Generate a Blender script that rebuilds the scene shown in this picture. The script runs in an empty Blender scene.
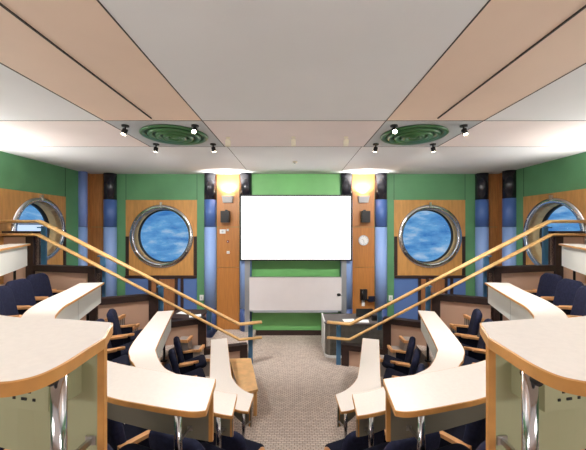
import bpy, bmesh, math, random
from mathutils import Vector, Matrix
random.seed(3)
S = bpy.context.scene
COL = S.collection
PI = math.pi
# ------------------------------------------------------------------ calibration
F, X0, Y0 = 310.0, 294.5, 227.0          # focal length and vanishing point of the 586x450 frame
EYE = 2.85                               # camera height over the front floor
CEIL = 4.25
D = 8.2                                  # distance of the front wall
WX = 5.42                                # half width of the room
def gp(px, py, h):                       # point lying h below the eye -> plan position
    d = h*F/(py-Y0); return ((px-X0)/F*d, d)
def wx(px, d=D): return (px-X0)/F*d
def wz(py, d=D): return EYE-(py-Y0)/F*d

# ------------------------------------------------------------------ materials
def srgb(c):
    return tuple(((v/255)/12.92 if v/255 <= .04045 else ((v/255+.055)/1.055)**2.4) for v in c)+(1,)
def mat(name, c, rough=.6, metal=0, bump=0, bscale=40, var=0, vscale=8, spec=.5, emit=None, stretch=None, coat=0):
    m = bpy.data.materials.new(name); m.use_nodes = True
    nt = m.node_tree; b = nt.nodes['Principled BSDF']
    b.inputs['Base Color'].default_value = srgb(c)
    b.inputs['Roughness'].default_value = rough
    b.inputs['Metallic'].default_value = metal
    b.inputs['Specular IOR Level'].default_value = spec
    b.inputs['Coat Weight'].default_value = coat
    if emit:
        b.inputs['Emission Color'].default_value = srgb(emit[0]); b.inputs['Emission Strength'].default_value = emit[1]
    if var or bump:
        tc = nt.nodes.new('ShaderNodeTexCoord'); mp = nt.nodes.new('ShaderNodeMapping')
        nt.links.new(tc.outputs['Object'], mp.inputs[0])
        if stretch: mp.inputs['Scale'].default_value = stretch
    if var:
        n = nt.nodes.new('ShaderNodeTexNoise'); n.inputs['Scale'].default_value = vscale; n.inputs['Detail'].default_value = 5
        r = nt.nodes.new('ShaderNodeValToRGB')
        a = tuple(max(0, v*(1-var)) for v in c); z = tuple(min(255, v*(1+var)) for v in c)
        r.color_ramp.elements[0].color = srgb(a); r.color_ramp.elements[0].position = .3
        r.color_ramp.elements[1].color = srgb(z); r.color_ramp.elements[1].position = .7
        nt.links.new(mp.outputs[0], n.inputs['Vector']); nt.links.new(n.outputs['Fac'], r.inputs[0])
        nt.links.new(r.outputs[0], b.inputs['Base Color'])
    if bump:
        n2 = nt.nodes.new('ShaderNodeTexNoise'); n2.inputs['Scale'].default_value = bscale
        bp = nt.nodes.new('ShaderNodeBump'); bp.inputs['Strength'].default_value = bump; bp.inputs['Distance'].default_value = .01
        nt.links.new(mp.outputs[0], n2.inputs['Vector']); nt.links.new(n2.outputs['Fac'], bp.inputs['Height'])
        nt.links.new(bp.outputs[0], b.inputs['Normal'])
    return m
M = {}
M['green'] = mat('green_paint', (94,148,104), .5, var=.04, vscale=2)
M['green_lit'] = mat('green_paint_lit', (118,186,112), .5, var=.03, vscale=2)  # same green, lightened: the lamplight on the centre panel is in the colour
M['seam'] = mat('seam', (40,60,45), .7)
M['seam_dark'] = mat('seam_dark', (60,52,48), .7)
M['wood_panel'] = mat('orange_wood_veneer', (182,120,62), .4, var=.05, vscale=3, stretch=(9,9,.8))
M['wood_port'] = mat('plywood_veneer', (196,144,82), .45, var=.06, vscale=3, stretch=(6,6,.9))
M['wood_dark'] = mat('brown_veneer', (150,100,62), .45, var=.12, vscale=3, stretch=(9,9,.8))
M['wood_mid'] = mat('mid_brown_veneer', (168,114,64), .45, var=.10, vscale=3, stretch=(9,9,.8))
M['bench_wood'] = mat('pale_beech', (236,186,124), .4, var=.06, vscale=8)
M['wood_edge'] = mat('beech_edging', (208,150,84), .4, var=.08, vscale=10)
M['wood_rail'] = mat('beech_rail', (214,170,110), .38, var=.07, vscale=10)
M['wood_arm'] = mat('beech_arm', (222,164,110), .4, var=.08, vscale=14)
M['wenge'] = mat('dark_stained_timber', (48,30,26), .55, var=.14, vscale=5, stretch=(2,2,8))
M['beige'] = mat('beige_laminate', (200,164,142), .55, var=.02, vscale=2)
M['laminate'] = mat('cream_laminate', (240,232,224), .38, var=.012, vscale=60)
M['laminate_olive'] = mat('cream_laminate_light_cast', (178,180,144), .5)  # cream laminate with the olive cast of the light put into its colour
M['laminate_shade'] = mat('laminate_in_shade', (138,132,116), .55)  # same laminate darkened: shade behind the lower desks put into the colour
M['panel_white'] = mat('white_laminate', (236,236,230), .5)
M['navy'] = mat('navy_upholstery', (38,41,64), .95, bump=.35, bscale=220, var=.12, vscale=30, spec=.2)
M['navy_dark'] = mat('navy_upholstery_dark', (27,29,45), .95, bump=.3, bscale=220, spec=.2)
M['black'] = mat('black_plastic', (22,22,24), .5)
M['blacksteel'] = mat('black_steel', (32,31,32), .35, metal=.4)
M['chrome'] = mat('chrome', (205,203,205), .14, metal=1)
M['steel'] = mat('brushed_steel', (190,188,186), .32, metal=1)
M['alu'] = mat('aluminium', (176,180,186), .4, metal=.6)
M['col_black'] = mat('column_black', (34,33,42), .25, spec=.6)
M['col_mid'] = mat('column_mid_blue', (74,104,166), .4)
M['col_light'] = mat('column_light_blue', (142,172,226), .45)
M['col_low'] = mat('column_low_blue', (62,86,140), .45)
M['blue_panel'] = mat('blue_panel', (84,114,170), .5)
M['lilac'] = mat('lilac_blue', (124,146,208), .45)
M['post_blue'] = mat('blue_steel_post', (74,120,160), .35, metal=.2)
M['ceil_white'] = mat('ceiling_white', (224,224,226), .8, var=.012, vscale=1)
M['ceil_peach'] = mat('ceiling_peach', (230,205,186), .75, var=.02, vscale=1)
M['ceil_pink'] = mat('ceiling_pinkish', (232,220,218), .8, var=.02, vscale=1)
M['ceil_grey'] = mat('ceiling_grey', (186,190,194), .7)
M['vent_green'] = mat('green_diffuser', (64,112,66), .3, spec=.5)
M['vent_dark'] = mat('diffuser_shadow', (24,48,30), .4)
M['cream'] = mat('cream_plastic', (244,236,214), .5)
M['white'] = mat('white_plastic', (232,232,230), .5)
M['lightgrey'] = mat('light_grey_plastic', (190,190,192), .5)
M['red'] = mat('dark_red_plastic', (120,44,36), .5)
M['whiteboard'] = mat('whiteboard_enamel', (226,220,222), .25, var=.015, vscale=2)
M['screen'] = mat('projection_white', (250,250,250), .8, emit=((255,255,255), 1.2))
M['bulb'] = mat('lamp_glow', (255,240,215), .4, emit=((255,240,210), 25))
M['worktop'] = mat('dark_grey_worktop', (92,86,84), .5)
M['paper'] = mat('paper', (240,240,238), .8)
M['gasket'] = mat('black_gasket', (26,25,26), .5)
M['reveal'] = mat('reveal_lining', (226,188,124), .5, var=.06, vscale=6)
M['tilewhite'] = mat('rendered_wall', (225,228,232), .8, emit=((225,232,240), .8))  # glows by itself in place of daylight on the wall
M['roof'] = mat('roof_grey', (120,124,130), .8, emit=((150,156,165), .4))  # slight glow of its own in place of daylight

def carpet(name, c1, c2, scale):
    m = bpy.data.materials.new(name); m.use_nodes = True; nt = m.node_tree; b = nt.nodes['Principled BSDF']
    b.inputs['Roughness'].default_value = .95; b.inputs['Specular IOR Level'].default_value = .1
    tc = nt.nodes.new('ShaderNodeTexCoord'); br = nt.nodes.new('ShaderNodeTexBrick')
    br.offset = .5; br.inputs['Scale'].default_value = scale; br.inputs['Mortar Size'].default_value = .018
    br.inputs['Brick Width'].default_value = .36; br.inputs['Row Height'].default_value = .18; br.inputs['Mortar Smooth'].default_value = .3
    br.inputs['Color1'].default_value = srgb(c1); br.inputs['Color2'].default_value = srgb(tuple(v*.9 for v in c1)); br.inputs['Mortar'].default_value = srgb(c2)
    nt.links.new(tc.outputs['Object'], br.inputs['Vector'])
    n = nt.nodes.new('ShaderNodeTexNoise'); n.inputs['Scale'].default_value = 90; n.inputs['Detail'].default_value = 3
    nt.links.new(tc.outputs['Object'], n.inputs['Vector'])
    mx = nt.nodes.new('ShaderNodeMix'); mx.data_type = 'RGBA'; mx.blend_type = 'OVERLAY'; mx.inputs[0].default_value = .55
    nt.links.new(br.outputs['Color'], mx.inputs[6]); nt.links.new(n.outputs['Fac'], mx.inputs[7])
    nt.links.new(mx.outputs[2], b.inputs['Base Color'])
    return m
M['carpet'] = carpet('woven_carpet', (216,200,188), (120,104,96), 5.2)
def stripes():
    m = bpy.data.materials.new('ribbed_carpet'); m.use_nodes = True; nt = m.node_tree; b = nt.nodes['Principled BSDF']
    b.inputs['Roughness'].default_value = .95
    tc = nt.nodes.new('ShaderNodeTexCoord'); mp = nt.nodes.new('ShaderNodeMapping'); mp.inputs['Scale'].default_value = (1,1,0)
    w = nt.nodes.new('ShaderNodeTexWave'); w.bands_direction = 'Y'; w.inputs['Scale'].default_value = 5.5; w.inputs['Distortion'].default_value = .4
    r = nt.nodes.new('ShaderNodeValToRGB'); r.color_ramp.elements[0].color = srgb((120,108,104)); r.color_ramp.elements[1].color = srgb((196,182,172))
    nt.links.new(tc.outputs['Object'], mp.inputs[0]); nt.links.new(mp.outputs[0], w.inputs['Vector']); nt.links.new(w.outputs['Fac'], r.inputs[0]); nt.links.new(r.outputs[0], b.inputs['Base Color'])
    return m
M['ribbed'] = stripes()
def mesh_grille():
    m = bpy.data.materials.new('perforated_metal'); m.use_nodes = True; nt = m.node_tree; b = nt.nodes['Principled BSDF']
    b.inputs['Roughness'].default_value = .45; b.inputs['Metallic'].default_value = .4
    tc = nt.nodes.new('ShaderNodeTexCoord'); v = nt.nodes.new('ShaderNodeTexVoronoi'); v.inputs['Scale'].default_value = 38; v.inputs['Randomness'].default_value = 0
    r = nt.nodes.new('ShaderNodeValToRGB'); r.color_ramp.elements[0].color = srgb((38,36,34)); r.color_ramp.elements[0].position = .3
    r.color_ramp.elements[1].color = srgb((128,124,116)); r.color_ramp.elements[1].position = .5
    nt.links.new(tc.outputs['Object'], v.inputs['Vector']); nt.links.new(v.outputs['Distance'], r.inputs[0]); nt.links.new(r.outputs[0], b.inputs['Base Color'])
    return m
M['grille'] = mesh_grille()
def glass():
    m = bpy.data.materials.new('window_glass'); m.use_nodes = True; nt = m.node_tree; nt.nodes.clear()
    o = nt.nodes.new('ShaderNodeOutputMaterial'); t = nt.nodes.new('ShaderNodeBsdfTransparent'); g = nt.nodes.new('ShaderNodeBsdfGlossy')
    t.inputs[0].default_value = (.93,.96,.98,1); g.inputs['Roughness'].default_value = .02
    mx = nt.nodes.new('ShaderNodeMixShader'); mx.inputs[0].default_value = .05
    nt.links.new(t.outputs[0], mx.inputs[1]); nt.links.new(g.outputs[0], mx.inputs[2]); nt.links.new(mx.outputs[0], o.inputs[0])
    return m
M['glass'] = glass()

# ------------------------------------------------------------------ geometry helpers
class MB:
    def __init__(s): s.bm = bmesh.new(); s.mats = []
    def mi(s, m):
        if m is None: return 0
        if m not in s.mats: s.mats.append(m)
        return s.mats.index(m)
    def faces(s, vs, fs, m=None, smooth=False):
        k = s.mi(m); bv = [s.bm.verts.new(v) for v in vs]
        for f in fs:
            try:
                bf = s.bm.faces.new([bv[i] for i in f]); bf.material_index = k; bf.smooth = smooth
            except ValueError: pass
        return s
    def box(s, x0, x1, y0, y1, z0, z1, m=None, T=None):
        vs = [Vector(p) for p in ((x0,y0,z0),(x1,y0,z0),(x1,y1,z0),(x0,y1,z0),(x0,y0,z1),(x1,y0,z1),(x1,y1,z1),(x0,y1,z1))]
        if T: vs = [T(*v) for v in vs]
        return s.faces(vs, ((0,3,2,1),(4,5,6,7),(0,1,5,4),(1,2,6,5),(2,3,7,6),(3,0,4,7)), m)
    def bar(s, a, b, w, h, m=None):            # box beam from a to b, w wide (horizontal), h high
        a, b = Vector(a), Vector(b); d = (b-a).normalized()
        up = Vector((0,0,1)) if abs(d.z) < .99 else Vector((0,1,0))
        r = d.cross(up).normalized(); u = r.cross(d).normalized()
        vs = [p+r*sx*w/2+u*sz*h/2 for p in (a,b) for sx, sz in ((-1,-1),(1,-1),(1,1),(-1,1))]
        return s.faces(vs, ((0,1,2,3),(7,6,5,4),(0,4,5,1),(1,5,6,2),(2,6,7,3),(3,7,4,0)), m)
    def prism(s, poly, z0, z1, m=None, mtop=None):
        n = len(poly); vs = [(p[0],p[1],z0) for p in poly]+[(p[0],p[1],z1) for p in poly]
        bv = [s.bm.verts.new(v) for v in vs]; k = s.mi(m); kt = s.mi(mtop) if mtop else k
        f = s.bm.faces.new(bv[n:]); f.material_index = kt
        f = s.bm.faces.new(bv[:n][::-1]); f.material_index = k
        for i in range(n):
            j = (i+1)%n; f = s.bm.faces.new((bv[i],bv[j],bv[n+j],bv[n+i])); f.material_index = k
        return s
    def tube(s, pts, r, n=12, m=None, caps=True, sq=1):
        pts = [Vector(p) for p in pts]; rings = []
        for i, p in enumerate(pts):
            d = ((pts[min(i+1,len(pts)-1)]-pts[max(i-1,0)])).normalized()
            up = Vector((0,0,1)) if abs(d.z) < .95 else Vector((0,1,0))
            a = d.cross(up).normalized(); b = a.cross(d).normalized()
            k = 1
            if 0 < i < len(pts)-1:
                c = max(.5, d.dot((pts[i]-pts[i-1]).normalized())); k = 1/c
            rings.append([p+(a*math.cos(t)*sq+b*math.sin(t)*k)*r for t in (2*PI*j/n for j in range(n))])
        vs = [v for R in rings for v in R]; fs = []
        for i in range(len(pts)-1):
            for j in range(n):
                k2 = (j+1)%n; fs.append((i*n+j, i*n+k2, (i+1)*n+k2, (i+1)*n+j))
        if caps: fs += [tuple(range(n))[::-1], tuple((len(pts)-1)*n+j for j in range(n))]
        return s.faces(vs, fs, m, True)
    def lathe(s, prof, T, n=48, m=None, smooth=True, closed=False):   # prof of (r, w); T maps (u,v,w) to world
        vs = []; fs = []
        for r, w in prof:
            for j in range(n):
                t = 2*PI*j/n; vs.append(T(r*math.cos(t), r*math.sin(t), w))
        L = len(prof)
        for i in range(L if closed else L-1):
            for j in range(n):
                k = (j+1)%n; a = i*n; b = ((i+1)%L)*n
                fs.append((a+j, a+k, b+k, b+j))
        if not closed:
            if prof[0][0] > 1e-5: fs.append(tuple(range(n))[::-1]) if prof[0][0] < .0 else None
        return s.faces(vs, [f for f in fs if f], m, smooth)
    def disc(s, r, w, T, n=48, m=None):
        return s.faces([T(r*math.cos(2*PI*j/n), r*math.sin(2*PI*j/n), w) for j in range(n)], [tuple(range(n))], m)
    def pad(s, w, h, t, rt, rb, T, m=None, bow=0, soft=.03):        # cushion in local (x across, z up, y thickness), T maps to world
        def outline(ins):
            pts = []
            W, H = w/2-ins, h/2-ins
            for cx, cz, r, a0 in ((W,H,rt,0),(-W,H,rt,90),(-W,-H,rb,180),(W,-H,rb,270)):
                r = max(.01, r-ins); sx = 1 if cx > 0 else -1; sz = 1 if cz > 0 else -1
                for q in range(6):
                    a = math.radians(a0+18*q); pts.append((cx-sx*r+r*math.cos(a), cz-sz*r+r*math.sin(a)))
            return pts
        lay = [(-t/2, soft*1.4), (-t/2+soft*.25, soft*.55), (-t/2+soft*.9, 0), (t/2-soft*.9, 0), (t/2-soft*.25, soft*.55), (t/2, soft*1.4)]
        vs = []; n = 24
        for y, ins in lay:
            for x, z in outline(ins): vs.append(T(x, y-bow*(x/(w/2))**2, z))
        fs = [tuple(range(n))[::-1], tuple(5*n+j for j in range(n))]
        for i in range(5):
            for j in range(n): fs.append((i*n+j, i*n+(j+1)%n, (i+1)*n+(j+1)%n, (i+1)*n+j))
        return s.faces(vs, fs, m, True)
    def build(s, name, material=None, parent=None, tri=False):
        bmesh.ops.recalc_face_normals(s.bm, faces=s.bm.faces[:])
        me = bpy.data.meshes.new(name); s.bm.to_mesh(me); s.bm.free()
        if s.mats and material is None:
            for mm in s.mats: me.materials.append(mm)
        else: me.materials.append(material)
        o = bpy.data.objects.new(name, me); COL.objects.link(o)
        if parent: 
            o.parent = parent
            root = parent
            while root.parent: root = root.parent
            if not root.get('_local'):
                me.transform((Matrix.Translation(root.location) @ Matrix.Rotation(root.rotation_euler.z, 4, 'Z')).inverted())
        return o
def empty(name, loc=(0,0,0), rz=0):
    o = bpy.data.objects.new(name, None); COL.objects.link(o); o.location = loc; o.rotation_euler = (0,0,rz); o.empty_display_size = .1; return o
def tag(o, label=None, cat=None, group=None, kind=None):
    if label: o['label'] = label
    if cat: o['category'] = cat
    if group: o['group'] = group
    if kind: o['kind'] = kind
    return o
def thing(name, loc, label, cat, group=None): return tag(empty(name, loc), label, cat, group)
def struct(o): o['kind'] = 'structure'; return o
def catmull(P, per=8):
    P = [Vector((p[0],p[1])) for p in P]; out = []
    for i in range(len(P)-1):
        p0 = P[max(i-1,0)]; p1 = P[i]; p2 = P[i+1]; p3 = P[min(i+2,len(P)-1)]
        for q in range(per):
            t = q/per
            out.append(.5*((2*p1)+(p2-p0)*t+(2*p0-5*p1+4*p2-p3)*t*t+(3*p1-p0-3*p2+p3)*t**3))
    out.append(P[-1]); return [(v.x, v.y) for v in out]
def resample(C, step=None, n=None):
    L = [0]
    for a, b in zip(C, C[1:]): L.append(L[-1]+math.dist(a,b))
    if n is None: n = max(2, int(L[-1]/step)+1)
    out = []; k = 0
    for i in range(n):
        t = L[-1]*i/(n-1)
        while k < len(C)-2 and L[k+1] < t: k += 1
        u = (t-L[k])/max(1e-9, L[k+1]-L[k]); out.append((C[k][0]+(C[k+1][0]-C[k][0])*u, C[k][1]+(C[k+1][1]-C[k][1])*u))
    return out
def normals(C, closed=False):
    out = []; n = len(C)
    for i in range(n):
        a = C[(i-1)%n] if closed else C[max(i-1,0)]; b = C[(i+1)%n] if closed else C[min(i+1,n-1)]
        d = Vector((b[0]-a[0], b[1]-a[1])).normalized(); out.append((d.y, -d.x))
    return out
def W_front(cx, cz, side=1):  return lambda u, v, w: Vector((cx+u, D-w, cz+v))
def W_side(sx, cy, cz):       return lambda u, v, w: Vector((sx*(WX-w), cy+u, cz+v))
SIDE = {-1: 'left', 1: 'right'}

# ------------------------------------------------------------------ room shell
REAR = -3.0
P_l, P_r = (126, 197), (392, 463)
FP = [(wx(126), wx(197)), (wx(394), wx(465))]     # porthole panels in the front wall
PZ0, PZ1 = wz(278), wz(200)
mb = MB()
xs = [-WX-.4, FP[0][0], FP[0][1], FP[1][0], FP[1][1], WX+.4]
for i in range(5):
    if i in (1, 3):
        mb.box(xs[i], xs[i+1], D, D+.12, 0, PZ0, M['green']); mb.box(xs[i], xs[i+1], D, D+.12, PZ1, CEIL+.3, M['green'])
    else: mb.box(xs[i], xs[i+1], D, D+.12, 0, CEIL+.3, M['green'])
wall_front = struct(mb.build('wall_front'))
SP = (5.25, 7.33)                                  # porthole panel on each side wall
for s in (-1, 1):
    mb = MB(); a, b = sorted((s*WX, s*(WX+.12)))
    mb.box(a, b, REAR, SP[0], 0, CEIL+.3, M['green']); mb.box(a, b, SP[1], D, 0, CEIL+.3, M['green'])
    mb.box(a, b, SP[0], SP[1], 0, PZ0-.1, M['green']); mb.box(a, b, SP[0], SP[1], PZ1, CEIL+.3, M['green'])
    wl = struct(mb.build('wall_'+SIDE[s]))
    q = MB()
    q.box(*sorted((s*WX, s*(WX-.003))), SP[1]-.006, SP[1]+.006, .2, CEIL)
    q.build('panel_joint', M['seam'], wl)
    q = MB(); q.box(*sorted((s*WX, s*(WX-.05))), 8.0, D, 0, CEIL); q.build('wood_strip', M['wood_mid'], wl)
struct(MB().box(-WX-.12, WX+.12, REAR-.12, REAR, 0, CEIL+.3).build('wall_back', M['beige']))

# ceiling: panels of different finish between joints
mb = MB(); cx = [-WX-.1, -2.51, -1.215, 1.205, 2.49, WX+.1]; cy = [REAR, 4.08, 5.4, D+.1]
kinds = [['ceil_white','ceil_peach','ceil_white','ceil_peach','ceil_white'], ['ceil_pink','ceil_grey','ceil_pink','ceil_grey','ceil_pink'], ['ceil_white']*5]
for j in range(3):
    for i in range(5): mb.box(cx[i], cx[i+1], cy[j], cy[j+1], CEIL, CEIL+.1, M[kinds[j][i]])
ceiling = struct(mb.build('ceiling'))
q = MB()
J = [(x-.006, x+.006, REAR, 5.4) for x in cx[1:5]]+[(s*1.17-.004, s*1.17+.004, 5.4, 7.7) for s in (-1, 1)]+[(-WX, WX, 4.075, 4.085), (-WX, WX, 5.397, 5.403)]
for a in J: q = MB(); q.box(*a, CEIL-.003, CEIL); q.build('panel_joint', M['seam_dark'], ceiling)
for s in (-1, 1):
    q = MB(); q.box(s*1.84-.006, s*1.84+.006, REAR, 3.98, CEIL-.012, CEIL); q.build('slot_trim', M['seam_dark'], ceiling)

struct(MB().box(-WX, WX, REAR, D, -.1, 0).build('floor', M['carpet']))

# front wall joinery -------------------------------------------------
CX = wx(295.7)
mb = MB(); mb.box(wx(252), wx(339.5), D-.02, D, .12, CEIL, M['green_lit']); mb.build('centre_panel', None, wall_front)
def column(px, d=D, top=None, r=.155, pos=None):
    x = wx(px) if pos is None else pos[0]; y = D-.08 if pos is None else pos[1]
    o = struct(empty('column', (x, y, 0)))
    Z = [(0, wz(307), 'col_low'), (wz(307), wz(227), 'col_light'), (wz(227), wz(200), 'col_mid'), (wz(200), CEIL, 'col_black')]
    if top: Z = [(0, wz(227), 'col_light'), (wz(227), CEIL, 'lilac')]
    for z0, z1, k in Z:
        q = MB(); q.tube([(x, y, z0+.003), (x, y, z1-.003)], r, 28); q.build('column_section', M[k], o)
for px in (112, 211.2, 246.3, 346, 380.2, 480): column(px)
column(0, top=True, r=.105, pos=(-WX+.05, 7.86))
column(0, r=.16, pos=(WX-.06, 7.72))
for a, b in ((217.4, 239.6), (352.2, 374)):
    for z0, z1 in ((.14, wz(267)), (wz(267), wz(227)), (wz(227), CEIL)):
        MB().box(wx(a), wx(b), D-.05, D, z0+.005, z1-.005).build('wood_panel', M['wood_panel'], wall_front)
for a, b in ((89.5, 105), (487, 499.5)):
    for z0, z1 in ((0, wz(227)), (wz(227), CEIL)):
        MB().box(wx(a), wx(b), D-.04, D, z0+.005, z1-.005).build('wood_panel', M['wood_mid'], wall_front)
q = MB()
for px in (126, 197, 394, 465):
    q = MB(); q.box(wx(px)-.006, wx(px)+.006, D-.003, D, PZ1, CEIL); q.build('panel_joint', M['seam'], wall_front)
for i, s in enumerate((-1, 1)):                     # dado below each front porthole
    x0, x1 = FP[i]; w = x1-x0
    q = MB(); q.box(x0, x1, D-.03, D, .0, PZ0); q.build('blue_dado', M['blue_panel'], wall_front)
    q = MB()
    for t in (.33, .44, .70, .78): q.box(x0+w*t, x0+w*t+.07, D-.07, D, 0, PZ0)
    q.build('dado_post', M['wenge'], wall_front)
    q = MB(); q.box(x0+w*.37, x0+w*.7, D-.05, D, 0, PZ0-.02); q.build('dado_infill', M['wood_dark'], wall_front)
struct(MB().box(wx(252), wx(339.5), D-.05, D, 0, .13).build('baseboard_front', M['wenge']))
struct(MB().box(wx(217), wx(240), D-.07, D, 0, .15).build('baseboard_front_left', M['wenge']))
struct(MB().box(wx(352), wx(374), D-.07, D, 0, .15).build('baseboard_front_right', M['wenge']))

# portholes ----------------------------------------------------------
def plate(q, T, u0, u1, v0, v1, R, w0, w1, m):
    ang = sorted([2*PI*i/72 for i in range(72)]+[math.atan2(v, u)%(2*PI) for u in (u0,u1) for v in (v0,v1)])
    def edge(a):
        c, s_ = math.cos(a), math.sin(a); t = 1e9
        if c > 1e-9: t = min(t, u1/c)
        if c < -1e-9: t = min(t, u0/c)
        if s_ > 1e-9: t = min(t, v1/s_)
        if s_ < -1e-9: t = min(t, v0/s_)
        return (c*t, s_*t)
    n = len(ang); vs = []
    for a in ang:
        e = edge(a); c = (R*math.cos(a), R*math.sin(a))
        vs += [T(*e, w1), T(*c, w1), T(*c, w0), T(*e, w0)]
    fs = []
    for i in range(n):
        j = (i+1)%n
        for k in range(4): fs.append((4*i+k, 4*i+(k+1)%4, 4*j+(k+1)%4, 4*j+k))
    q.faces(vs, fs, m)
def porthole(n, T, u0, u1, v0, v1, R, rec, sill_v, label):
    o = struct(empty('window_%d' % n)); o['label'] = label
    Ri = R*.86
    q = MB(); plate(q, T, u0, u1, v0, v1, Ri, -.10, .012, None); q.build('wood_surround', M['wood_port'], o)
    q = MB(); q.box(u0, u1, v0, v0+.07, -.05, .06, T=T)
    for a in (u0, u1-.085): q.box(a, a+.085, v0+.07, 0, -.05, .025, T=T)
    q.build('surround_frame', M['wenge'], o)
    q = MB(); q.lathe([(Ri, -.02), (Ri, .045), (Ri+.012, .06), (R-.02, .05), (R, .03), (R, -.02)], T, 72, closed=True)
    ring = q.build('window_ring', M['chrome'], o)
    q = MB()
    for k in range(6):
        t = 2*PI*(k+.5)/6; r = (R+Ri)/2; c, s_ = r*math.cos(t), r*math.sin(t)
        q.lathe([(.0, .072), (.016, .068), (.018, .05)], lambda u, v, w, c=c, s_=s_: T(u+c, v+s_, w), 10)
    q.build('bolt', M['steel'], ring)
    q = MB(); q.lathe([(Ri, -rec), (Ri, .03)], T, 72); q.build('reveal', M['reveal'], o)
    q = MB(); q.lathe([(Ri-.03, -rec), (Ri-.03, -rec+.05), (Ri+.005, -rec+.09), (Ri+.05, -rec+.05), (Ri+.05, -rec)], T, 72, closed=True); q.build('gasket', M['gasket'], o)
    q = MB(); q.disc(Ri-.02, -rec+.015, T, 72); q.build('pane', M['glass'], o)
    q = MB(); q.box(-.02, .02, R-.03, R+.06, .01, .07, T=T); q.build('latch', M['steel'], o)
    return o
zc = wz(236.4)
for i, n in ((0, 1), (1, 2)):
    c = (wx(161.7), wx(429.8))[i]
    porthole(n, W_front(c, zc), FP[i][0]-c, FP[i][1]-c, PZ0-zc, PZ1-zc, .84, .27, 0, 'round steel-rimmed porthole window in the front wall, %s of the screen' % SIDE[(-1,1)[i]])
for s, n, pc in ((-1, 3, 6.6), (1, 4, 6.5)):
    R = .69 if s < 0 else .80; z = 2.79 if s < 0 else 2.66
    porthole(n, W_side(s, pc, z), SP[0]-pc, SP[1]-pc, PZ0-.1-z, PZ1-z, R, .34, 0, 'round porthole window in the %s side wall behind the handrail' % SIDE[s])

# pale building outside the left porthole
bld = thing('building', (-26, 24, 0), 'pale flat-roofed building seen outside through the left side porthole', 'building')
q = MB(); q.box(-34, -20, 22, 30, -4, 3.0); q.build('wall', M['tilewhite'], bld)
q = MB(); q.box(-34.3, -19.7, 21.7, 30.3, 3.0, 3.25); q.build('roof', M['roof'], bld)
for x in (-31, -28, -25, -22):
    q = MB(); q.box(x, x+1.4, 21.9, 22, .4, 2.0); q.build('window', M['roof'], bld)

# ------------------------------------------------------------------ desks
H = {1: .29, 2: .90, 3: 1.45, 4: 2.05}
ROW = {1: 'top row', 2: 'third row', 3: 'second row', 4: 'front row'}
def G(k, L): return [gp(a, b, H[k]) for a, b in L]
INNER = {  # front edge of each desk from the aisle out to the balustrade
 1: G(1, [(112,322.5),(60,318.8),(0,315)])+[(-1.65,1.32),(-2.5,2.05),(-3.2,2.95),(-3.93,4.16),(-4.3,4.85),(-4.62,5.42)],
 2: G(2, [(215.6,379),(179,374.3),(143.4,368.3),(104.2,359.4)])+[(-1.85,2.47)]+G(2, [(55,319),(57,313),(64,306),(76,299),(104,282.4)]),
 3: G(3, [(237,394),(214.5,389.6),(175.4,373.6),(163,366.5),(156.5,354),(157.6,343.4),(173.8,310.3)]),
 4: G(4, [(253.6,394.5),(243,389.8),(234,381),(230.5,370),(227,338)])}
OUTER = {
 1: G(1, [(103.5,337.5),(85,349),(66,361),(50,369.5),(35,375.5),(18,379.5),(0,381.6)])+[(-.64,.574),(-.80,.592),(-1.05,.66),(-1.75,.98),(-2.7,1.75),(-3.5,2.8),(-4.25,4.05),(-4.6,4.75),(-4.93,5.36)],
 2: G(2, [(205.6,410.2),(187.8,411),(143.4,403.8),(104.2,395)])+[(-1.55,1.92),(-2.2,2.45)]+G(2, [(22,316),(40,302),(66,290),(80,283)]),
 3: G(3, [(232,415.6),(212.7,412)])+[(-1.0,2.58),(-1.35,2.84)]+G(3, [(134.5,364.7),(130.2,357.6),(132.7,343.4),(157.6,311.4)]),
 4: G(4, [(248,411.5),(237,409.5)])+[(-.86,3.62),(-1.06,3.86)]+G(4, [(210,374),(211,339.6)])}
INNER[1][0] = (INNER[1][0][0], INNER[1][0][1])
DXR = {1: .013, 2: .062, 3: .0, 4: .0}      # the right-hand desks stand a little further off the aisle
DXF = {1: 0, 2: .0, 3: .05, 4: .02}
def sideways(k, C, s):
    if s < 0: return list(C)
    out = []
    for x, y in C:
        t = min(1, max(0, (abs(x)-.4)/1.2)); out.append((-x+DXR[k]*(1-t)+DXF[k]*t, y))
    return out
def fillet(poly, idx, r, n=5):
    """round the listed corners of a polygon"""
    out = []
    N = len(poly)
    for i, p in enumerate(poly):
        if i not in idx: out.append(p); continue
        p = Vector(p); a = Vector(poly[i-1]); b = Vector(poly[(i+1)%N])
        ra = min(r, (a-p).length*.45); rb = min(r, (b-p).length*.45)
        A = p+(a-p).normalized()*ra; B = p+(b-p).normalized()*rb
        for q in range(n+1):
            t = q/n; out.append(tuple((1-t)**2*A+2*t*(1-t)*p+t*t*B))
    return out
CENTER = {}
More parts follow.
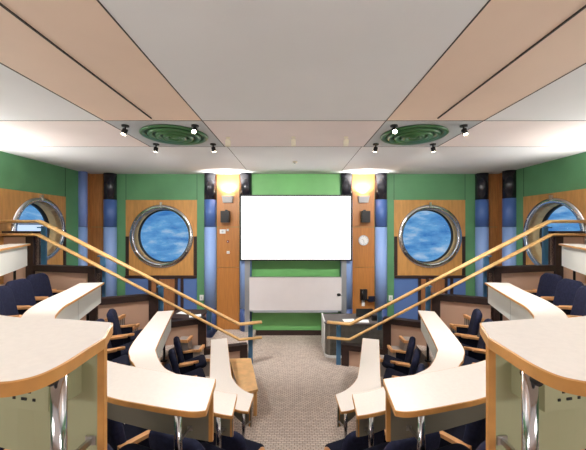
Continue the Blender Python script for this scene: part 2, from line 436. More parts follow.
def make_desk(k, s):
    fi, fo = catmull(sideways(k, INNER[k], s), 10), catmull(sideways(k, OUTER[k], s), 10)
    NP = 121; inn = resample(fi, n=NP); outr = resample(fo, n=NP)
    z = EYE-H[k]
    cen = [((a[0]+b[0])/2, (a[1]+b[1])/2) for a, b in zip(inn, outr)]; CENTER[k, s] = cen
    poly = fi+fo[::-1]
    poly = fillet(poly, {0, len(poly)-1}, {1: .035, 2: .05, 3: .05, 4: .05}[k])
    if s < 0: poly = poly[::-1]
    floor_z = TIER[k]
    o = thing('curved_desk', (cen[9][0], cen[9][1], floor_z), 'long curved cream desk of the %s, %s of the aisle, with wooden edging' % (ROW[k], SIDE[s]), 'desk', 'curved lecture desks')
    # area sign to orient outward normals
    A = sum(a[0]*b[1]-b[0]*a[1] for a, b in zip(poly, poly[1:]+poly[:1])); sg = 1 if A > 0 else -1
    th = .026
    q = MB(); q.prism(poly, z-th, z); q.build('desk_top', M['laminate'], o)
    nn = normals(poly, True); q = MB(); n = len(poly); vs = []
    for p, m_ in zip(poly, nn):
        e = .005; vs += [(p[0], p[1], z-.0005), (p[0]+m_[0]*e*sg, p[1]+m_[1]*e*sg, z-.002), (p[0]+m_[0]*e*sg, p[1]+m_[1]*e*sg, z-th-.002), (p[0]-m_[0]*.01*sg, p[1]-m_[1]*.01*sg, z-th-.002)]
    fs = []
    for i in range(n):
        j = (i+1)%n
        for r in range(3): fs.append((4*i+r, 4*j+r, 4*j+r+1, 4*i+r+1))
    q.faces(vs, fs); q.build('edge_band', M['wood_edge'], o)
    # modesty panel hangs under the front edge
    off = .045; t = .018; c = [(a[0]+(b[0]-a[0])*off/max(.05, math.dist(a, b)), a[1]+(b[1]-a[1])*off/max(.05, math.dist(a, b))) for a, b in zip(inn, outr)]
    c2 = [(a[0]+(b[0]-a[0])*(off+t)/max(.05, math.dist(a, b)), a[1]+(b[1]-a[1])*(off+t)/max(.05, math.dist(a, b))) for a, b in zip(inn, outr)]
    setb = {1: .035, 2: .03, 3: .03, 4: .03}[k]; dd0 = (Vector(c[1])-Vector(c[0])).normalized()*setb
    c[0] = tuple(Vector(c[0])+dd0); c2[0] = tuple(Vector(c2[0])+dd0)
    hh = {1: .36, 2: .305, 3: .31, 4: .34}[k]
    zb = z-th-hh; zt = z-th-.002
    q = MB(); n = len(c); vs = []
    for a, b in zip(c, c2): vs += [(a[0],a[1],zt), (b[0],b[1],zt), (b[0],b[1],zb), (a[0],a[1],zb)]
    front = []; rest = []
    for i in range(n-1):
        rest += [(4*i, 4*i+1, 4*i+5, 4*i+4), (4*i+1, 4*i+2, 4*i+6, 4*i+5), (4*i+2, 4*i+3, 4*i+7, 4*i+6)]
        front.append((4*i+3, 4*i, 4*i+4, 4*i+7))
    rest += [(0,3,2,1), (4*n-4, 4*n-3, 4*n-2, 4*n-1)]
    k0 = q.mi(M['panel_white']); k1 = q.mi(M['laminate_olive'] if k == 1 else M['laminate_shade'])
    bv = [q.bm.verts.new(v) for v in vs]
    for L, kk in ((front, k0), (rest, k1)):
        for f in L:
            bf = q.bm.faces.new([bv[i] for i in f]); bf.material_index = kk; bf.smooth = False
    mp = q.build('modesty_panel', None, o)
    # joints on the front face
    q = MB()
    for i in (72, 93):
        a = Vector(c[i]); nrm = (a-Vector(c2[i])).normalized()*.002
        d = Vector((c[i+1][0]-c[i][0], c[i+1][1]-c[i][1])).normalized()*.003
        q = MB(); q.faces([(a.x+nrm.x-d.x, a.y+nrm.y-d.y, zt), (a.x+nrm.x+d.x, a.y+nrm.y+d.y, zt), (a.x+nrm.x+d.x, a.y+nrm.y+d.y, zb), (a.x+nrm.x-d.x, a.y+nrm.y-d.y, zb)], [(0,1,2,3)])
        q.build('panel_joint', M['seam_dark'], mp)
    # wooden lipping on the aisle end
    d = (Vector(c[0])-Vector(c[1])).normalized(); m0 = (Vector(c[0])+Vector(c2[0]))/2
    q = MB(); a = m0+d*.011; q.bar((a.x, a.y, zb), (a.x, a.y, zt), .024 if k > 1 else .02, .014 if k == 1 else .02, None); q.build('end_lipping', M['wood_edge'], o)
    # legs
    def base_z(x, y): return floor_z
    for i, (f, w) in enumerate(((4.8, .56), (36, .55), (60, .55), (90, .55), (114.6, .5))):
        i0 = int(f); fr = f-i0
        a = Vector(inn[i0])*(1-fr)+Vector(inn[min(NP-1,i0+1)])*fr; b = Vector(outr[i0])*(1-fr)+Vector(outr[min(NP-1,i0+1)])*fr
        if k == 1 and i == 0: a = Vector((s*.60, .79)); b = a
        p = a*(1-w)+b*w
        q = MB(); q.tube([(p.x, p.y, floor_z), (p.x, p.y, z-th)], .018 if k == 1 else .021, 16)
        leg = q.build('leg', M['chrome'] if i < 3 else M['blacksteel'], o)
        q = MB(); q.tube([(p.x, p.y, floor_z), (p.x, p.y, floor_z+.012)], .055, 16); q.build('foot', M['blacksteel'], leg)
        if i == 0 or (i == 1 and k > 1):
            e = min((Vector(v) for v in c2[1:]), key=lambda v: (v-p).length)
            if k == 1: e = Vector(c2[1])*.75+Vector(c2[2])*.25
            zz = zb+.06
            dd = (p-e).normalized(); q = MB()
            q.bar((e.x, e.y, zz), (p.x, p.y, zz), .010, .016)
            q.bar((e.x+dd.x*.004, e.y+dd.y*.004, zz-.013), (e.x+dd.x*.004, e.y+dd.y*.004, zz+.013), .03, .006)
            q.build('bracket', M['steel'], o)
            if k == 1 and i == 0:
                q = MB(); q.tube([(p.x, p.y-.03, z-.09), (p.x, p.y+.02, z-.09)], .012, 12); q.build('clamp_knob', M['black'], leg)
    # socket strip under the top row desks
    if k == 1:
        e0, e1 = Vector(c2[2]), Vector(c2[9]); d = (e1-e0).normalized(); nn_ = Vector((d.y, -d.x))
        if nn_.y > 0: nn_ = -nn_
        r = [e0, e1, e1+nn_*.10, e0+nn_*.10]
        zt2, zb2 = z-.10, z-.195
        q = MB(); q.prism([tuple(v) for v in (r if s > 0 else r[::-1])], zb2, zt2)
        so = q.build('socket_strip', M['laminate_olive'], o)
        q = MB()
        for t in (.16, .26, .5, .6):
            for du, dz in ((0, .052), (-.014, .032), (.014, .032)):
                pc = e0+d*((e1-e0).length*t+du)+nn_*.1005
                q = MB(); q.bar((pc.x-d.x*.004, pc.y-d.y*.004, zb2+dz-.004), (pc.x+d.x*.004, pc.y+d.y*.004, zb2+dz-.004), .003, .007)
                q.build('socket_hole', M['black'], so)
    return o
TIER = {1: EYE-1.05, 2: EYE-1.71, 3: EYE-2.25, 4: 0}
DESK = {}
for k in (1, 2, 3, 4):
    for s in (-1, 1): DESK[k, s] = make_desk(k, s)

# ------------------------------------------------------------------ balustrade, tiers and steps
BAL = [(wx(247,6.45), 6.45), (wx(205.5,6.2), 6.2), (wx(157.5,5.85), 5.85), (wx(98.5,5.45), 5.45), (wx(37,5.75), 5.75), (-WX, 5.8)]
CAPZ = [EYE-2.42, EYE-1.80, EYE-1.25, EYE-.70, EYE-.075]
def bal_y(x):
    x = -abs(x)
    for a, b in zip(BAL, BAL[1:]):
        if b[0] <= x <= a[0]: return a[1]+(b[1]-a[1])*(x-a[0])/(b[0]-a[0])
    return BAL[0][1]
TSEG = [0, 0, TIER[3], TIER[2], TIER[1]]
for k in (3, 2, 1):
    half = {}
    for s in (-1, 1):
        cen = CENTER[k, s]; e = cen[-1]; d = (Vector(cen[-1])-Vector(cen[-7])).normalized()
        x = e[0]; tip = (x+d.x*.2, bal_y(x+d.x*.2)-.02)
        outer = [(s*abs(p[0]), p[1]-.02) for p in BAL if abs(p[0]) > abs(tip[0])+.03]
        half[s] = list(cen)+[tip]+outer+[(s*(WX), REAR)]
    poly = half[-1][::-1]+half[1]          # rear-left -> aisle -> rear-right
    q = MB(); q.prism(poly, {3: .0, 2: .0, 1: .0}[k], TIER[k], M['ribbed'], M['carpet'])
    t = struct(q.build('floor_tier'))
    # timber nosing along the edge
    q = MB()
    full = half[-1][:121][::-1]+half[1][:121]
    for a, b in zip(full, full[1:]):
        q.bar((a[0], a[1], TIER[k]-.012), (b[0], b[1], TIER[k]-.012), .03, .03)
    q.build('nosing', M['wood_dark'], t)
# aisle steps and small flights beside the balustrade
lev = {4: 0, 3: TIER[3], 2: TIER[2], 1: TIER[1]}
aisle_n = 0
for k in (3, 2, 1):
    y1 = CENTER[k, -1][0][1]; z0, z1 = lev[k+1], lev[k]
    o = struct(empty('aisle_steps', (0, y1, z0)))
    for j in (1, 2):
        z = z0+(z1-z0)*j/3; q = MB(); q.box(-.36, .36, y1, y1+.24*(3-j), z0, z); st = q.build('step', M['carpet'], o)
        q = MB(); q.box(-.36, .36, y1+.24*(3-j)-.02, y1+.24*(3-j)+.006, z-.03, z+.002); q.build('nosing', M['wood_dark'], st)
for s in (-1, 1):
    for k in (3, 2, 1):
        e = CENTER[k, s][-1]; z1 = TIER[k]+.16; z0 = lev[k+1]
        o = struct(empty('side_steps', (e[0], e[1]+.15, z0)))
        xx = abs(e[0])-.05
        for j in range(3):
            w = .2; xa = xx-w*j; zt = z1-(z1-z0)*(j)/3.6
            ya = e[1]+.12 if k == 1 else e[1]+.16
            yb = min(bal_y(xa-w), bal_y(xa))-.04
            ya = max(ya, yb-.24)
            q = MB(); q.box(*sorted((s*xa, s*(xa-w))), ya, yb, z0, zt-.02); st = q.build('step', M['ribbed'], o)
            q = MB(); q.box(*sorted((s*(xa-w-.02), s*(xa-w+.03))), ya, yb, zt-.05, zt); q.box(*sorted((s*xa, s*(xa-w))), ya-.02, ya, zt-.05, zt); q.build('nosing', M['wood_arm'], st)
for s in (-1, 1):
    o = thing('stepped_balustrade', (s*1.5, 6.3, 0), 'stepped beige panelled balustrade with dark timber capping on the %s side' % SIDE[s], 'balustrade')
    T = .10
    for i in range(5):
        a, b = BAL[i], BAL[i+1]; zb = 0; zc_ = CAPZ[i]
        A = Vector((s*-a[0], a[1])) if s > 0 else Vector(a); B = Vector((s*-b[0], b[1])) if s > 0 else Vector(b)
        if s > 0: A = Vector((-a[0], a[1])); B = Vector((-b[0], b[1]))
        zl = max(0, TSEG[i]-.02)
        q = MB(); q.bar((A.x, A.y, (zc_-.11)/2), (B.x, B.y, (zc_-.11)/2), T*.7, zc_-.11); q.build('panel', M['beige'], o)
        q = MB(); q.bar((A.x, A.y, zc_-.055), (B.x, B.y, zc_-.055), T*1.5, .11); q.build('cap_rail', M['wenge'], o)
        z0 = 0
        top = zc_
        dv = (B-A).normalized()
        q = MB()
        # upright at the aisle-side end of every segment
        C = A+dv*.085
        ang = math.atan2(dv.y, dv.x)
        c_, s_ = math.cos(ang), math.sin(ang)
        Tm = lambda u, v, w, A=A, c_=c_, s_=s_: Vector((A.x+u*c_-v*s_, A.y+u*s_+v*c_, w))
        q.box(0, .15, -T*.78, T*.78, 0, zc_-.001, T=Tm)
        q.build('post', M['wenge'], o)

# handrails
rail_px = [247, 205.5, 157.5, 98.5, 37]
for s in (-1, 1):
    o = thing('handrail', (s*1.2, 6.3, 0), 'pale wooden double handrail on blue posts stepping up the %s side' % SIDE[s], 'handrail')
    for nm, yb, yt, px0, px1, r in (('upper_rail', 324.3, 221.5, 239, 40, .03), ('lower_rail', 339.6, 234.8, 239.5, 38, .025)):
        pts = []
        P = lambda px, py, d: (s*abs(wx(px, d)), d-.11, wz(py, d))
        def pt(px, py, d): x = wx(px, d); return ((x if s < 0 else -x), d, wz(py, d))
        pts.append(pt(261.5, yb-2.2, 6.45)); pts.append(pt(px0, yb, 6.3))
        for i in (1, 2, 3):
            px = rail_px[i]; f = (px-px0)/(px1-px0); pts.append(pt(px, yb+(yt-yb)*f, BAL[i][1]-.11))
        pts.append(pt(px1, yt, BAL[4][1]-.11)); e = pts[-1]; pts.append((s*(WX-.02), 5.68, e[2]+.0))
        # soften the plan line so that the rail reads as one straight flight
        q = MB(); q.tube(pts, r, 16, sq=2.1); q.build(nm, M['wood_rail'], o)
    for i, (px, yt, yb) in enumerate(((250.5, 323, 366), (209.5, 308, 330), (161, 284, 318), (103, 254, 300), (44, 226, 268))):
        d = (6.42, 6.28, 5.98, 5.60, 5.78)[i]
        x = wx(px, d); x = x if s < 0 else -x
        zt = wz(yt, d); z0 = max(0, wz(yb, d)) if i else 0
        q = MB(); q.box(x-.045, x+.045, d-.018, d+.018, z0, zt); pst = q.build('post', M['post_blue'], o)
        q = MB(); q.box(x-.02, x+.02, d-.14, d+.018, zt-.04, zt-.015); q.build('rail_bracket', M['post_blue'], pst)

# carpeted stairs and landings behind the balustrades
for s in (-1, 1):
    o = struct(empty('side_stairs', (s*3, 7, 0)))
    n = 11
    for i in range(n):
        xa = 2.75+i*.235; xb = xa+.235 if i < n-1 else WX
        z = .10*(i+1)
        ya = max(bal_y(xa), bal_y(min(xb, WX)))+.12
        q = MB(); q.box(*sorted((s*xa, s*xb)), ya, D-.1, 0, min(z, 1.78)); q.build('step', M['carpet'], o)
struct(MB().box(-2.0, wx(247,6.45)-.02, 6.62, D-.06, 0, .16).build('floor_landing', M['carpet']))

# ------------------------------------------------------------------ chairs
def make_chair():
    o = empty('theatre_chair'); o['_local'] = 1
    a = math.radians(12)
    def Tb(x, y, z): # backrest leaning back; chair faces +Y
        zz = z; return Vector((x, -.19+y*math.cos(a)-zz*math.sin(a), .645+zz*math.cos(a)+y*math.sin(a)))
    q = MB(); q.pad(.465, .58, .085, .13, .05, Tb, bow=-.03, soft=.028); q.build('backrest', M['navy'], o)
    b = math.radians(14)
    def Ts(x, y, z):
        u = z+.2; return Vector((x, -.13+u*math.cos(b)-y*math.sin(b), .40+u*math.sin(b)+y*math.cos(b)))
    q = MB(); q.pad(.425, .40, .09, .07, .05, Ts, soft=.03); q.build('seat', M['navy_dark'], o)
    for sx in (-1, 1):
        x = sx*.25
        q = MB(); q.box(x-.024, x+.024, -.19, .09, .57, .60); q.tube([(x, .09, .57), (x, .09, .60)], .024, 12)
        arm = q.build('armrest', M['wood_arm'], o)
        q = MB(); q.prism([(x-.012,-.2),(x+.012,-.2),(x+.012,.06),(x-.012,.06)], .28, .57); q.build('arm_panel', M['navy_dark'], arm)
    q = MB(); q.box(-.26, .26, -.17, -.11, .33, .40)
    for sx in (-1, 1): q.box(sx*.2-.025, sx*.2+.025, -.165, -.115, 0, .34); q.box(sx*.2-.04, sx*.2+.04, -.24, .02, 0, .02)
    q.build('base_frame', M['blacksteel'], o)
    return o
proto = make_chair(); used = False
def place_chair(x, y, z, rz, label, group):
    global used
    if not used: o = proto; used = True
    else:
        o = proto.copy(); COL.objects.link(o)
        for ch in proto.children:
            c = ch.copy(); COL.objects.link(c); c.parent = o
            for g in ch.children: e = g.copy(); COL.objects.link(e); e.parent = c
    o.location = (x, y, z); o.rotation_euler = (0, 0, rz); tag(o, label, 'chair', group); return o
BACKS = {2: [(-.92,1.17),(-1.42,1.38),(-2.1,1.8),(-2.85,2.5),(-3.55,3.5),(-4.0,4.2),(-4.2,4.72),(-4.36,5.2)],
         3: [(-.80,1.96),(-1.3,2.22),(-1.9,2.7),(-2.34,3.25),(-2.62,3.8),(-2.82,4.45),(-2.98,5.02)],
         4: [(-.70,2.92),(-1.15,3.15),(-1.5,3.6),(-1.74,4.15),(-1.94,4.8),(-2.1,5.45)]}
NTH = ['closest to the central aisle','second from the central aisle','third from the central aisle','fourth from the central aisle','fifth from the central aisle','sixth from the central aisle','seventh from the central aisle','eighth from the central aisle','ninth from the central aisle','tenth from the central aisle']
NB = ['nearest the stepped balustrade','second from the stepped balustrade','third from the stepped balustrade','fourth from the stepped balustrade']
chairs = []
for k in (2, 3, 4):
    for s in (-1, 1):
        C = resample(catmull([(s*-p[0] if s > 0 else p[0], p[1]) for p in BACKS[k]]), n=200)
        L = sum(math.dist(a, b) for a, b in zip(C, C[1:]))
        m_ = 4 if k == 2 else 3; ends = [L-.1-{2:.62,3:.57,4:.57}[k]*i for i in range(m_)][::-1]
        g_ = int(ends[0]/.76); pos = [ends[0]*i/g_ for i in range(g_)]+ends
        n = len(pos); ids = [int(round(199*p/L)) for p in pos]
        for i, j in enumerate(ids):
            a = C[max(0, j-6)]; b = C[min(199, j+6)]; t = Vector((b[0]-a[0], b[1]-a[1])).normalized()
            nx, ny = (t.y, -t.x) if s < 0 else (-t.y, t.x)        # inward, to the desk in front
            rz = math.atan2(-nx, ny)
            if len(pos)-1-i < 4 and k == 2: rz += s*math.radians(12)
            if len(pos)-1-i < 3 and k > 2: rz -= s*math.radians(9)
            p = Vector(C[j])+Vector((nx, ny))*.27
            r = n-1-i
            where = NB[r] if r < 3 else NTH[i]
            place_chair(p.x, p.y, TIER[k], rz, 'navy tip-up chair with wooden arms at the %s %s desk, %s' % (SIDE[s], ROW[k].replace(' row', '-row'), where), 'navy tip-up chairs along the %s %s desk' % (SIDE[s], ROW[k]))

# ------------------------------------------------------------------ front: bench, screen, boards, fittings
bp = [gp(229.5,358.5,EYE-.44), gp(251,358,EYE-.44), gp(258,389,EYE-.44), gp(240,394,EYE-.44)]
b = thing('bench', (bp[0][0]+.1, bp[2][1]+.2, 0), 'low pale wooden bench in front of the left front-row desk', 'bench')
q = MB(); q.prism(bp[::-1], .405, .44); q.build('bench_top', M['bench_wood'], b)
cb = Vector((sum(p[0] for p in bp)/4, sum(p[1] for p in bp)/4))
for p in bp:
    v = Vector(p)+(cb-Vector(p))*.18
    q = MB(); q.box(v.x-.025, v.x+.025, v.y-.025, v.y+.025, 0, .405); q.build('leg', M['bench_wood'], b)

sx0, sx1, sz0, sz1 = wx(239.8, 7.86), wx(352.2, 7.86), wz(260.8, 7.86), wz(194.8, 7.86)
o = thing('projection_screen', ((sx0+sx1)/2, 7.88, sz0), 'large blank white projection screen in a thin black frame on the front wall', 'screen')
q = MB(); q.box(sx0+.03, sx1-.03, 7.875, 7.92, sz0+.03, sz1-.03); q.build('screen_surface', M['screen'], o)
q = MB()
q.box(sx0, sx1, 7.86, 7.94, sz1-.035, sz1); q.box(sx0, sx1, 7.86, 7.94, sz0, sz0+.035)
q.box(sx0, sx0+.035, 7.86, 7.94, sz0, sz1); q.box(sx1-.035, sx1, 7.86, 7.94, sz0, sz1); q.box(sx0+.01, sx1-.01, 7.92, 7.95, sz0, sz1)
q.build('screen_frame', M['black'], o)
d = 7.93
o = thing('whiteboard', (CX, d, wz(310,d)), 'wide empty whiteboard on twin silver rails below the projection screen', 'whiteboard')
bx0, bx1, bz0, bz1 = wx(249.5,d), wx(341.3,d), wz(310,d), wz(277.2,d)
q = MB(); q.box(bx0, bx1, d-.03, d+.01, bz0, bz1); q.build('board', M['whiteboard'], o)
q = MB(); q.box(bx0-.01, bx1+.01, d-.035, d+.012, bz0-.03, bz0); q.box(bx0-.01, bx1+.01, d-.035, d+.012, bz1, bz1+.012); q.build('board_edge', M['alu'], o)
q = MB(); q.box(bx0+.1, bx1-.1, d-.09, d-.03, bz0-.045, bz0-.03); q.build('pen_ledge', M['alu'], o)
for px in (247.2, 344):
    x = wx(px, d); q = MB(); q.box(x-.065, x+.065, d+.012, d+.034, 0, sz0-.004); q.build('rail', M['alu'], o)
q = MB(); xk = wx(338.6, d); zk = wz(294.3, d)
q.lathe([(0,.05),(.035,.045),(.04,.03),(.03,.02)], lambda u, v, w: Vector((xk+u*1.3, d-.03-w*.5, zk+v*.9)), 16); q.build('handle', M['black'], o)

def rb(q, px0, px1, py0, py1, d0, d1):       # box given by its outline as seen on the depth d0
    return q.box(wx(px0,d0), wx(px1,d0), d0, d1, wz(py1,d0), wz(py0,d0))
DW = D-.05
for s, c in ((-1, 227.5), (1, 363.8)):
    o = thing('wall_uplight', (wx(c,8.05), 8.05, wz(202,8.05)), 'pale box uplight on the wood panel %s of the screen' % SIDE[s], 'light')
    x = wx(c, 8.05); z0, z1 = wz(202.5,8.05), wz(196,8.05)
    q = MB(); q.faces([(x-.14,DW,z1),(x+.14,DW,z1),(x+.14,DW-.16,z1),(x-.14,DW-.16,z1),(x-.12,DW,z0),(x+.12,DW,z0),(x+.12,DW-.10,z0),(x-.12,DW-.10,z0)],
                      [(4,5,6,7),(0,1,5,4),(1,2,6,5),(2,3,7,6),(3,0,4,7)]); q.build('housing', M['lightgrey'], o)
    q = MB(); q.box(x-.11, x+.11, DW-.13, DW-.02, z1-.02, z1-.005); q.build('lamp', M['bulb'], o)
    o = thing('loudspeaker', (wx(c-2.3*-s*-1,8.05), 8.1, wz(222,8.05)), 'small black loudspeaker on the wall bracket %s of the screen' % SIDE[s], 'speaker')
    xs_ = wx(225.3 if s < 0 else 365.5, 8.0)
    q = MB(); q.box(xs_-.11, xs_+.11, 7.93, 8.09, wz(222.5,8.0), wz(211,8.0)); q.build('cabinet', M['black'], o)
    q = MB(); q.box(xs_-.095, xs_+.095, 7.922, 7.93, wz(221.8,8.0), wz(211.7,8.0)); q.build('grille', M['blacksteel'], o)
    q = MB(); q.box(xs_-.03, xs_+.03, 8.09, DW, wz(218,8.0), wz(209.5,8.0)); q.build('bracket', M['black'], o)
def plate_thing(name, px, py, w, h, m, label, cat, part=None):
    x, z = wx(px, DW), wz(py, DW)
    o = thing(name, (x, DW, z), label, cat)
    q = MB(); q.box(x-w/2, x+w/2, DW-.03, DW, z-h/2, z+h/2); q.build('plate', M[m], o)
    q = MB(); q.box(x-w*.18, x+w*.18, DW-.038, DW-.03, z-h*.22, z+h*.22); q.build(part or 'button', M['lightgrey' if m != 'lightgrey' else 'white'], o)
plate_thing('control_plate', 222.8, 231.5, .15, .11, 'white', 'white square control plate on the left wood panel below the speaker', 'wall control')
plate_thing('sensor_box', 227.8, 230, .06, .06, 'lightgrey', 'tiny grey sensor right beside the white control plate on left wood panel', 'sensor')
plate_thing('alarm_button', 228, 241.5, .06, .06, 'red', 'small dark red alarm button on the left wood panel', 'alarm button')
plate_thing('light_switch', 228.3, 252.3, .07, .07, 'white', 'small white light switch, lowest plate on the left wood panel', 'light switch')
def wallplate(px, py, s):
    x, z = wx(px), wz(py); o = thing('wall_socket', (x, D, z), 'small white wall socket on the green strip %s of the screen' % SIDE[s], 'socket')
    q = MB(); q.box(x-.05, x+.05, D-.03, D, z-.07, z+.07); q.build('plate', M['white'], o)
    q = MB(); q.box(x-.015, x+.015, D-.036, D-.03, z-.03, z+.03); q.build('switch', M['lightgrey'], o)
wallplate(201.8, 297.5, -1); wallplate(390.5, 298, 1)
# clock
x, z = wx(363.4, DW), wz(240.3, DW)
o = thing('wall_clock', (x, DW, z), 'round white wall clock on the wood panel right of the screen', 'clock')
Tc = lambda u, v, w: Vector((x+u, DW-w, z+v))
q = MB(); q.lathe([(.135,0),(.135,.03),(.125,.04),(.115,.035),(.115,0)], Tc, 40, closed=True); q.build('rim', M['lightgrey'], o)
q = MB(); q.disc(.12, .025, Tc, 40); face = q.build('face', M['white'], o)
q = MB()
for k in range(12):
    t = k*PI/6; q.bar(Tc(.09*math.sin(t), .09*math.cos(t), .028), Tc(.108*math.sin(t), .108*math.cos(t), .028), .008, .004)
q.build('hour_marks', M['black'], face)
q = MB(); q.bar(Tc(0,0,.03), Tc(-.05,.035,.03), .012, .004); q.bar(Tc(0,0,.03), Tc(.015,-.085,.03), .009, .004); q.build('hand', M['black'], o)
# telephone and reader on the right wood panel
o = thing('wall_telephone', (wx(363,DW), DW, wz(295,DW)), 'black wall telephone on the wood panel right of the whiteboard', 'telephone')
q = MB(); q.box(wx(360,DW), wx(366.5,DW), DW-.09, DW, wz(299.5,DW), wz(289,DW)); q.build('body', M['black'], o)
q = MB(); q.tube([(wx(361.5,DW), DW-.11, wz(289,DW)), (wx(361.5,DW), DW-.11, wz(298.5,DW))], .03, 10); q.build('handset', M['blacksteel'], o)
o = thing('document_tray', (wx(371.5,DW), DW, wz(298,DW)), 'dark blue-black tray beside the wall telephone', 'tray')
q = MB(); q.box(wx(367,DW), wx(373.6,DW), DW-.14, DW, wz(300.5,DW), wz(299.3,DW)); q.build('base', M['navy_dark'], o)
q = MB(); q.box(wx(367,DW), wx(373.6,DW), DW-.15, DW-.13, wz(300.5,DW), wz(295,DW)); q.build('front', M['navy_dark'], o)
o = tag(MB().box(wx(361.7,DW), wx(364.6,DW), DW-.012, DW, wz(306,DW), wz(299.8,DW)).build('notice_paper', M['paper']), 'small white paper notice hanging below the wall telephone', 'notice')

# lectern on the right with equipment
L0, L1 = wx(325.5, 6.8), 1.98
o = thing('lectern', (1.2, 7.0, 0), 'wide grey perforated-metal lectern with white rounded end right of the aisle', 'lectern')
cyl = [(L0+.14+.14*math.cos(t), 6.9-.14*0+.14*math.sin(t)) for t in [PI+PI/2*i/8 for i in range(9)]]
body = cyl+[(L1, 6.76), (L1, 7.5), (L0, 7.5)]
body = [(x_, y_) for x_, y_ in body]
q = MB(); q.prism(body, .05, .72); q.build('cabinet', M['grille'], o)
cen_ = Vector((sum(p[0] for p in body)/len(body), 7.1))
bigger = [(p[0]+(.02 if p[0] > 1.5 else -.02), p[1]+(-.02 if p[1] < 7.2 else .02)) for p in body]
q = MB(); q.prism(bigger, .72, .75); q.build('worktop', M['worktop'], o)
q = MB(); q.prism(bigger, 0, .05); q.build('plinth', M['white'], o)
q = MB(); q.box(L0-.03, L0+.0, 6.9, 7.5, .05, .77); q.tube([(L0-.012, 6.9, .03), (L0-.012, 6.9, .77)], .018, 10); q.build('end_panel', M['white'], o)
m = thing('monitor', (1.62, 7.15, .75), 'black computer monitor on the lectern behind the right handrail', 'monitor')
q = MB(); q.box(1.42, 1.80, 7.12, 7.15, .79, .97); q.build('monitor_screen', M['black'], m)
q = MB(); q.box(1.58, 1.64, 7.15, 7.18, .76, .9); q.build('stand', M['blacksteel'], m)
q = MB(); q.box(1.50, 1.72, 7.10, 7.26, .751, .762); q.build('base', M['blacksteel'], m)
m = thing('control_box', (1.83, 7.03, .75), 'low black equipment box beside the monitor on the lectern', 'equipment')
q = MB(); q.box(1.74, 1.95, 6.94, 7.05, .751, .86); q.build('case', M['black'], m)
q = MB(); q.box(1.76, 1.93, 6.932, 6.94, .78, .84); q.build('panel', M['blacksteel'], m)
for i, (xa, ya, r, lab) in enumerate(((1.22, 6.95, .1, 'white paper sheet on the lectern, nearer the aisle'), (1.52, 6.9, -.15, 'white paper sheet on the lectern in front of the monitor'))):
    c, s_ = math.cos(r), math.sin(r)
    q = MB(); q.box(-.13, .13, -.1, .1, .752+.002*i, .760+.002*i, T=lambda u, v, w, xa=xa, ya=ya, c=c, s_=s_: Vector((xa+u*c-v*s_, ya+u*s_+v*c, w)))
    tag(q.build('paper_sheet', M['paper']), lab, 'paper', 'paper sheets lying on the side counters')
# side counter on the left with papers
o = thing('side_counter', (-2.35, 6.6, 0), 'dark brown side counter behind the left balustrade below the porthole', 'counter')
q = MB(); q.box(-2.70, -1.98, 6.45, 7.15, .90, .95); q.build('counter_top', M['wenge'], o)
q = MB(); q.box(-2.66, -2.02, 6.5, 7.1, 0, .90); q.build('cabinet', M['wood_dark'], o)
for i, (xa, ya, r, lab) in enumerate(((-2.12, 6.62, .3, 'white paper sheet on the left side counter, right one'), (-2.45, 6.85, -.2, 'white paper sheet on the left side counter, further back'))):
    c, s_ = math.cos(r), math.sin(r)
    q = MB(); q.box(-.12, .12, -.09, .09, .951, .957, T=lambda u, v, w, xa=xa, ya=ya, c=c, s_=s_: Vector((xa+u*c-v*s_, ya+u*s_+v*c, w)))
    tag(q.build('paper_sheet', M['paper']), lab, 'paper', 'paper sheets lying on the side counters')

# ------------------------------------------------------------------ ceiling fittings
for s in (-1, 1):
    vx, vy = (-1.815, 4.70) if s < 0 else (1.80, 4.70)
    o = thing('ceiling_diffuser', (vx, vy, CEIL), 'round green ceiling air diffuser with concentric rings %s of centre' % SIDE[s], 'air vent', 'green ceiling diffusers')
    Tv = lambda u, v, w: Vector((vx+u, vy+v, CEIL-w))
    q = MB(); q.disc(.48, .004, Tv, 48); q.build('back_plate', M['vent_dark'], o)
    for r, h in ((.475, .035), (.37, .055), (.265, .065), (.16, .07)):
        q = MB(); q.lathe([(r, .0), (r+.012, h*.5), (r-.01, h), (r-.05, h-.012), (r-.075, .012), (r-.05, .004)], Tv, 56, closed=True); q.build('ring', M['vent_green'], o)
    q = MB(); q.lathe([(0, .06), (.05, .055), (.075, .03), (.06, .0)], Tv, 32); q.build('hub', M['vent_green'], o)
def lamp(name, kind, loc, target, energy, angle, r=.04, col=(1,.97,.93), parent=None, blend=.6):
    l = bpy.data.lights.new(name, kind); l.energy = energy; l.color = col; l.shadow_soft_size = r
    if kind == 'SPOT': l.spot_size = math.radians(angle); l.spot_blend = blend
    ob = bpy.data.objects.new(name, l); COL.objects.link(ob); ob.location = loc
    ob.rotation_euler = (Vector(target)-Vector(loc)).to_track_quat('-Z', 'Y').to_euler()
    if parent: ob.parent = parent; ob.matrix_parent_inverse = Matrix.Translation(parent.location).inverted()
    return ob
SPN = {(0,0): 'outer near', (1,0): 'inner near', (0,1): 'outer far', (1,1): 'inner far'}
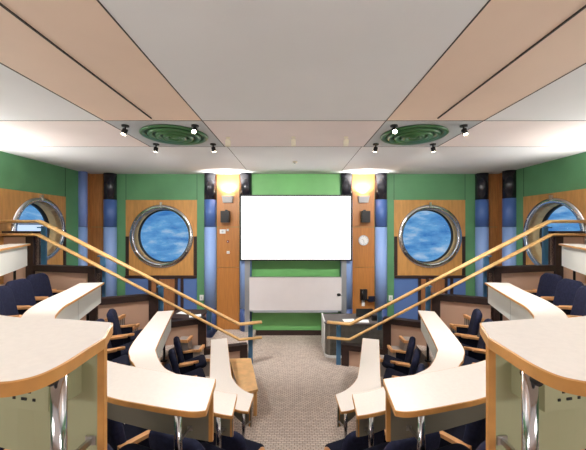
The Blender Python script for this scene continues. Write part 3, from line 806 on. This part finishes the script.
for s in (-1, 1):
    for i, xa in enumerate((2.33, 1.37)):
        for j, ya in enumerate((4.27, 5.22)):
            x, y = s*xa, ya
            o = thing('ceiling_spotlight', (x, y, CEIL), 'small black ceiling spotlight at the %s corner of the %s green diffuser' % (SPN[i,j], SIDE[s]), 'spotlight', 'spotlights around the diffusers')
            q = MB(); q.tube([(x,y,CEIL), (x,y,CEIL-.02)], .05, 16); q.build('mount', M['black'], o)
            q = MB(); q.tube([(x,y,CEIL-.02), (x,y,CEIL-.06)], .012, 8); q.build('stem', M['black'], o)
            tgt = (Vector((s*3.2, 5.3, 1.2)) if i == 0 else Vector((s*1.0, 2.1, 1.7))) if j == 0 else Vector((s*(3.2 if i == 0 else .8), D, 1.8))
            dv = (tgt-Vector((x,y,CEIL-.07))).normalized(); dv = (dv+Vector((0,-.6,-.3))).normalized()
            a = Vector((x,y,CEIL-.055)); b2 = a+dv*.075
            q = MB(); q.tube([a, b2], .036, 16); can = q.build('lamp_can', M['blacksteel'], o)
            q = MB(); q.tube([b2, b2+dv*.006], .028, 16); q.build('bulb', M['bulb'], can)
            lamp('spot_lamp', 'SPOT', tuple(b2+dv*.02), tuple(tgt), 190 if j else (300 if i == 0 else 190), 105, parent=o)
for px, py, lab in ((228, 139, 'left one'), (293.5, 138.5, 'middle one'), (346, 138.5, 'right one')):
    dd = (CEIL-EYE)*F/(Y0-py+1.5); x = wx(px, dd)
    o = thing('projector_bracket', (x, dd, CEIL), 'small cream adjustable fitting under the ceiling before the screen, %s' % lab, 'ceiling fitting', 'cream ceiling fittings')
    q = MB(); q.box(x-.03, x+.03, dd-.03, dd+.03, CEIL-.015, CEIL); q.build('mount', M['cream'], o)
    q = MB(); q.box(x-.035, x+.035, dd-.045, dd+.045, CEIL-.13, CEIL-.045); q.box(x-.008, x+.008, dd-.008, dd+.008, CEIL-.05, CEIL); q.build('body', M['cream'], o)
dd = (CEIL-EYE)*F/(Y0-161.5); x = wx(295, dd)
o = thing('smoke_detector', (x, dd, CEIL), 'tiny round white smoke detector on the ceiling above the screen', 'detector')
q = MB(); q.tube([(x,dd,CEIL), (x,dd,CEIL-.03)], .05, 20); q.build('base', M['cream'], o)
q = MB(); q.tube([(x,dd,CEIL-.03), (x,dd,CEIL-.05)], .03, 20); q.build('sensor', M['white'], o)

# ------------------------------------------------------------------ lights
for s, c in ((-1, 227.5), (1, 363.8)):
    lamp('uplight_lamp', 'SPOT', (wx(c, 8.0), 7.98, wz(194.5, 8.0)), (wx(c, 8.0), 8.1, CEIL), 170, 125, r=.06, col=(1,.98,.95))
for s in (-1, 1):                             # wall uplighters on the side walls, just out of the picture
    for y, e in ((4.7, 170), (1.5, 60)):
        lamp('side_uplight', 'SPOT', (s*5.15, y, 3.3), (s*4.6, y, CEIL), e, 150, r=.12, col=(1,.97,.93))
def area(loc, tgt, sx_, sy_, e, col=(1,.985,.98)):  # added soft fill light, no fixture belongs to it
    l = bpy.data.lights.new('fill_light', 'AREA'); l.shape = 'RECTANGLE'; l.size = sx_; l.size_y = sy_; l.energy = e; l.color = col
    ob = bpy.data.objects.new('fill_light', l); COL.objects.link(ob); ob.location = loc
    ob.rotation_euler = (Vector(tgt)-Vector(loc)).to_track_quat('-Z', 'Y').to_euler()
for x in (-3, 0, 3): area((x, 1.0, CEIL-.03), (x*.95, 2.2, 0), 2.2, 1.2, 17)  # added ambient fill, unseen above the frame
for x in (-2.6, 2.6): area((x, -1.2, 2.9), (x*.8, 1.5, CEIL+1.0), 1.6, .5, 42)  # added fill behind the camera, thrown up to brighten the ceiling
area((0, -1.6, 3.2), (0, 5, 2.6), 5.0, 1.2, 8)  # added weak fill from the rear towards the front

# ------------------------------------------------------------------ world: blue sky with streaky cloud
w = bpy.data.worlds.new('sky'); S.world = w; w.use_nodes = True; nt = w.node_tree
bg = nt.nodes['Background']; tc = nt.nodes.new('ShaderNodeTexCoord'); mp = nt.nodes.new('ShaderNodeMapping')
mp.inputs['Scale'].default_value = (7, 7, 20); mp.inputs['Rotation'].default_value = (.25, .3, 0)
n = nt.nodes.new('ShaderNodeTexNoise'); n.inputs['Scale'].default_value = 1.6; n.inputs['Detail'].default_value = 8; n.inputs['Roughness'].default_value = .62
r = nt.nodes.new('ShaderNodeValToRGB')
r.color_ramp.elements[0].position = .36; r.color_ramp.elements[0].color = srgb((58,118,188))
r.color_ramp.elements[1].position = .74; r.color_ramp.elements[1].color = srgb((214,226,238))
e = r.color_ramp.elements.new(.52); e.color = srgb((104,164,216))
nt.links.new(tc.outputs['Generated'], mp.inputs[0]); nt.links.new(mp.outputs[0], n.inputs['Vector']); nt.links.new(n.outputs['Fac'], r.inputs[0]); nt.links.new(r.outputs[0], bg.inputs[0])
bg.inputs[1].default_value = 1.0

# ------------------------------------------------------------------ camera
cam = bpy.data.cameras.new('camera'); co = bpy.data.objects.new('camera', cam); COL.objects.link(co)
co.location = (0, 0, EYE); co.rotation_euler = (PI/2, 0, 0)
cam.sensor_width = 36; cam.lens = 36*F/586; cam.clip_start = .02
cam.shift_x = -(X0-293)/586; cam.shift_y = (Y0-225)/586
S.camera = co
S.view_settings.view_transform = 'Standard'; S.view_settings.look = 'None'
S.cycles.max_bounces = 8
